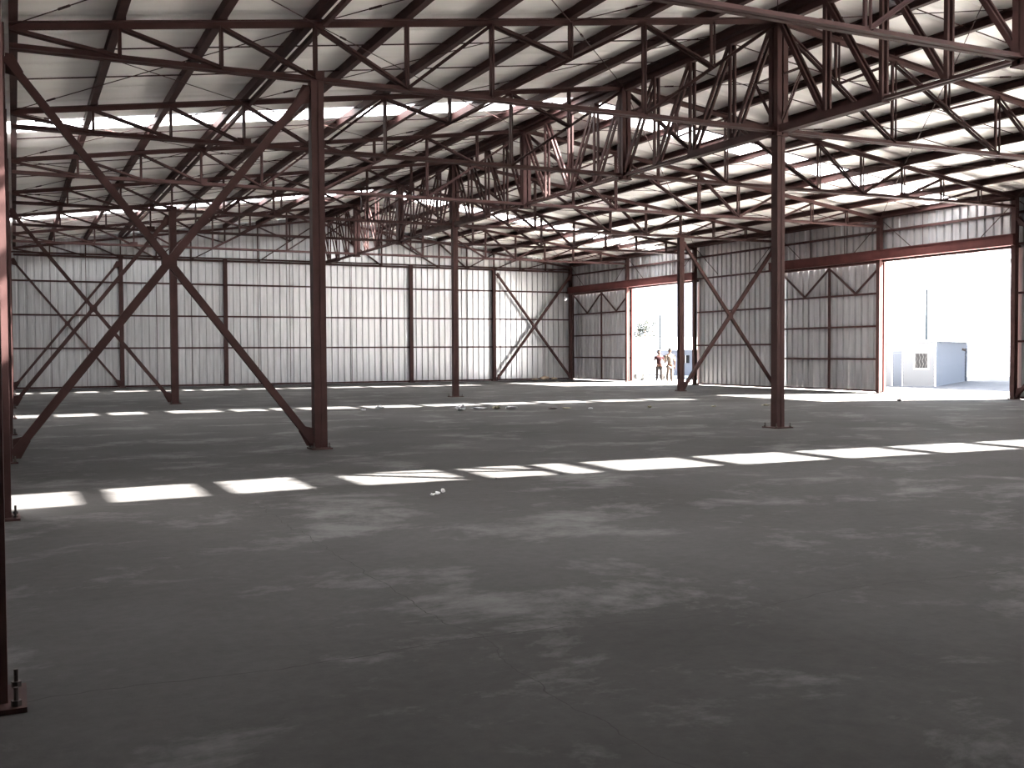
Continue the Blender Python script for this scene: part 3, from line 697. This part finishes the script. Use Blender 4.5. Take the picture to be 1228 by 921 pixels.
def person(loc, rz, label, H, shirt, trou, armL, armR, legs, hat=None, sleeves=True):
    """x = forward, y = left; arm = (elbow, wrist, hand direction); legs = ((kneeL),(footL),(kneeR),(footR))"""
    t = empty('person', loc, label=label, category='person', group='two people talking in the farther doorway'); t.rotation_euler = (0, 0, rz); t.scale = (H/1.78,)*3
    kL, fL, kR, fR = legs
    N = [((0, 0, 0.95), (0.15, 0.12)), ((0, 0, 1.10), (0.145, 0.11)), ((0.01, 0, 1.28), (0.17, 0.12)), ((0, 0, 1.42), (0.15, 0.10)), ((0.0, 0, 1.50), 0.06), ((0.015, 0, 1.56), 0.055),
         ((0.02, 0, 1.64), (0.085, 0.095)), ((0.015, 0, 1.72), (0.075, 0.085)),
         ((0, 0.18, 1.41), 0.06), (armL[0], 0.045), (armL[1], 0.03), ((0, -0.18, 1.41), 0.06), (armR[0], 0.045), (armR[1], 0.03),
         ((0, 0.09, 0.88), 0.09), (kL, 0.058), ((fL[0], fL[1], 0.10), 0.04), ((0, -0.09, 0.88), 0.09), (kR, 0.058), ((fR[0], fR[1], 0.10), 0.04)]
    Ed = [(0, 1), (1, 2), (2, 3), (3, 4), (4, 5), (5, 6), (6, 7), (3, 8), (8, 9), (9, 10), (3, 11), (11, 12), (12, 13), (0, 14), (14, 15), (15, 16), (0, 17), (17, 18), (18, 19)]
    # hands: palm and five short fingers each, part of the same body
    for wi, arm in ((10, armL), (13, armR)):
        w = Vector(arm[1]); d = Vector(arm[2]).normalized(); sd_ = d.cross(Vector((0.3, 0.1, 1))).normalized(); pm = w+d*0.07
        N.append((tuple(pm), (0.035, 0.018))); pi = len(N)-1; Ed.append((wi, pi))
        cur = d.cross(sd_)
        for j, (o_, ln) in enumerate(((-0.03, 0.055), (-0.01, 0.065), (0.01, 0.06), (0.03, 0.05))):
            b = pm+sd_*o_+d*0.03; N.append((tuple(b+d*ln*0.5), 0.009)); N.append((tuple(b+d*ln+cur*0.015), 0.008)); Ed += [(pi, len(N)-2), (len(N)-2, len(N)-1)]
        b = pm-d*0.03+sd_*0.045; N.append((tuple(b), 0.011)); N.append((tuple(b+sd_*0.02+d*0.035), 0.009)); Ed += [(pi, len(N)-2), (len(N)-2, len(N)-1)]
    body = skin_mesh('body', N, Ed, SKIN, t)
    # face: nose, ears, eyes
    f = MB(); f.V = [Vector(p) for p in ((0.105, 0, 1.655), (0.10, 0.014, 1.615), (0.10, -0.014, 1.615), (0.128, 0, 1.618), (0.09, 0, 1.60))]; f.F = [(0, 1, 3), (0, 3, 2), (1, 4, 3), (2, 3, 4), (0, 2, 4, 1)]
    f.obj('nose', SKIN, t)
    for s in (-1, 1):
        MB().tube((0.0, s*0.075, 1.635), (0.005, s*0.10, 1.645), 0.026, 8, 0.02).obj('ear', SKIN, t)
        MB().tube((0.093, s*0.032, 1.652), (0.104, s*0.032, 1.652), 0.010, 8).obj('eye', WHITE, t)
    MB().box((0.098, 0, 1.578), (0.012, 0.045, 0.010)).obj('mouth', mat('lips', (0.12, 0.04, 0.04), 0.6), t)
    bm = bmesh.new(); bmesh.ops.create_uvsphere(bm, u_segments=20, v_segments=12, radius=1)
    for v in list(bm.verts):
        if v.co.z < -0.1-0.5*(-v.co.x) and v.co.x > -2 and v.co.z < -0.05+0.35*v.co.x: bm.verts.remove(v)
    for v in bm.verts: v.co = Vector((v.co.x*0.108-0.004, v.co.y*0.094, v.co.z*0.10+1.695))
    me = bpy.data.meshes.new('hair'); bm.to_mesh(me); bm.free(); me.materials.append(HAIR); me.polygons.foreach_set('use_smooth', [True]*len(me.polygons)); link('hair', me, t)
    # clothing
    SN = [((0, 0, 0.93), (0.17, 0.14)), ((0, 0, 1.10), (0.165, 0.13)), ((0.01, 0, 1.28), (0.19, 0.14)), ((0, 0, 1.42), (0.165, 0.115)), ((0, 0.18, 1.415), 0.078), ((0, -0.18, 1.415), 0.078)]
    SE = [(0, 1), (1, 2), (2, 3), (3, 4), (3, 5)]
    k = 0.55
    for i, arm in ((4, armL), (5, armR)):
        s_ = Vector(SN[i][0]); SN.append((tuple(s_.lerp(Vector(arm[0]), k)), 0.068)); SE.append((i, len(SN)-1))
        if sleeves: SN.append((arm[0], 0.058)); SE.append((len(SN)-2, len(SN)-1))
    skin_mesh('shirt', SN, SE, shirt, t)
    LN_ = [((0, 0, 0.97), (0.165, 0.135)), ((0, 0.09, 0.86), 0.108), (tuple(kL), 0.078), ((fL[0], fL[1], 0.10), 0.066), ((0, -0.09, 0.86), 0.108), (tuple(kR), 0.078), ((fR[0], fR[1], 0.10), 0.066)]
    skin_mesh('trousers', LN_, [(0, 1), (1, 2), (2, 3), (0, 4), (4, 5), (5, 6)], trou, t)
    for f_ in (fL, fR):
        skin_mesh('shoe', [((f_[0]-0.06, f_[1], 0.045), 0.042), ((f_[0]+0.06, f_[1], 0.042), 0.042), ((f_[0]+0.17, f_[1], 0.032), (0.036, 0.028))], [(0, 1), (1, 2)], SHOE, t)
# camera sees them from the south west; they face each other, turned a little to the left
person((15.35, 45.1, -0.01), math.radians(-110), 'left of the two people in the far doorway, maroon top, arm bent across body', 1.72, MAROON, TROU,
       ((0.02, 0.27, 1.14), (0.24, 0.12, 1.12), (0.6, -0.8, 0.1)), ((0.0, -0.27, 1.14), (0.2, -0.2, 1.0), (1, 0.4, -0.2)),
       ((0.02, 0.11, 0.50), (0, 0.13, 0), (0.02, -0.11, 0.50), (0, -0.13, 0)), sleeves=False)
person((15.0, 43.6, -0.01), math.radians(80), 'right of the two people in the far doorway, cream shirt, khaki trousers, arms hanging', 1.80, SHIRT, KHAKI,
       ((0.0, 0.25, 1.13), (0.05, 0.27, 0.89), (0.1, 0, -1)), ((0.0, -0.25, 1.13), (0.05, -0.27, 0.89), (0.1, 0, -1)),
       ((0.02, 0.11, 0.50), (0, 0.13, 0), (0.05, -0.11, 0.50), (0.08, -0.13, 0)))
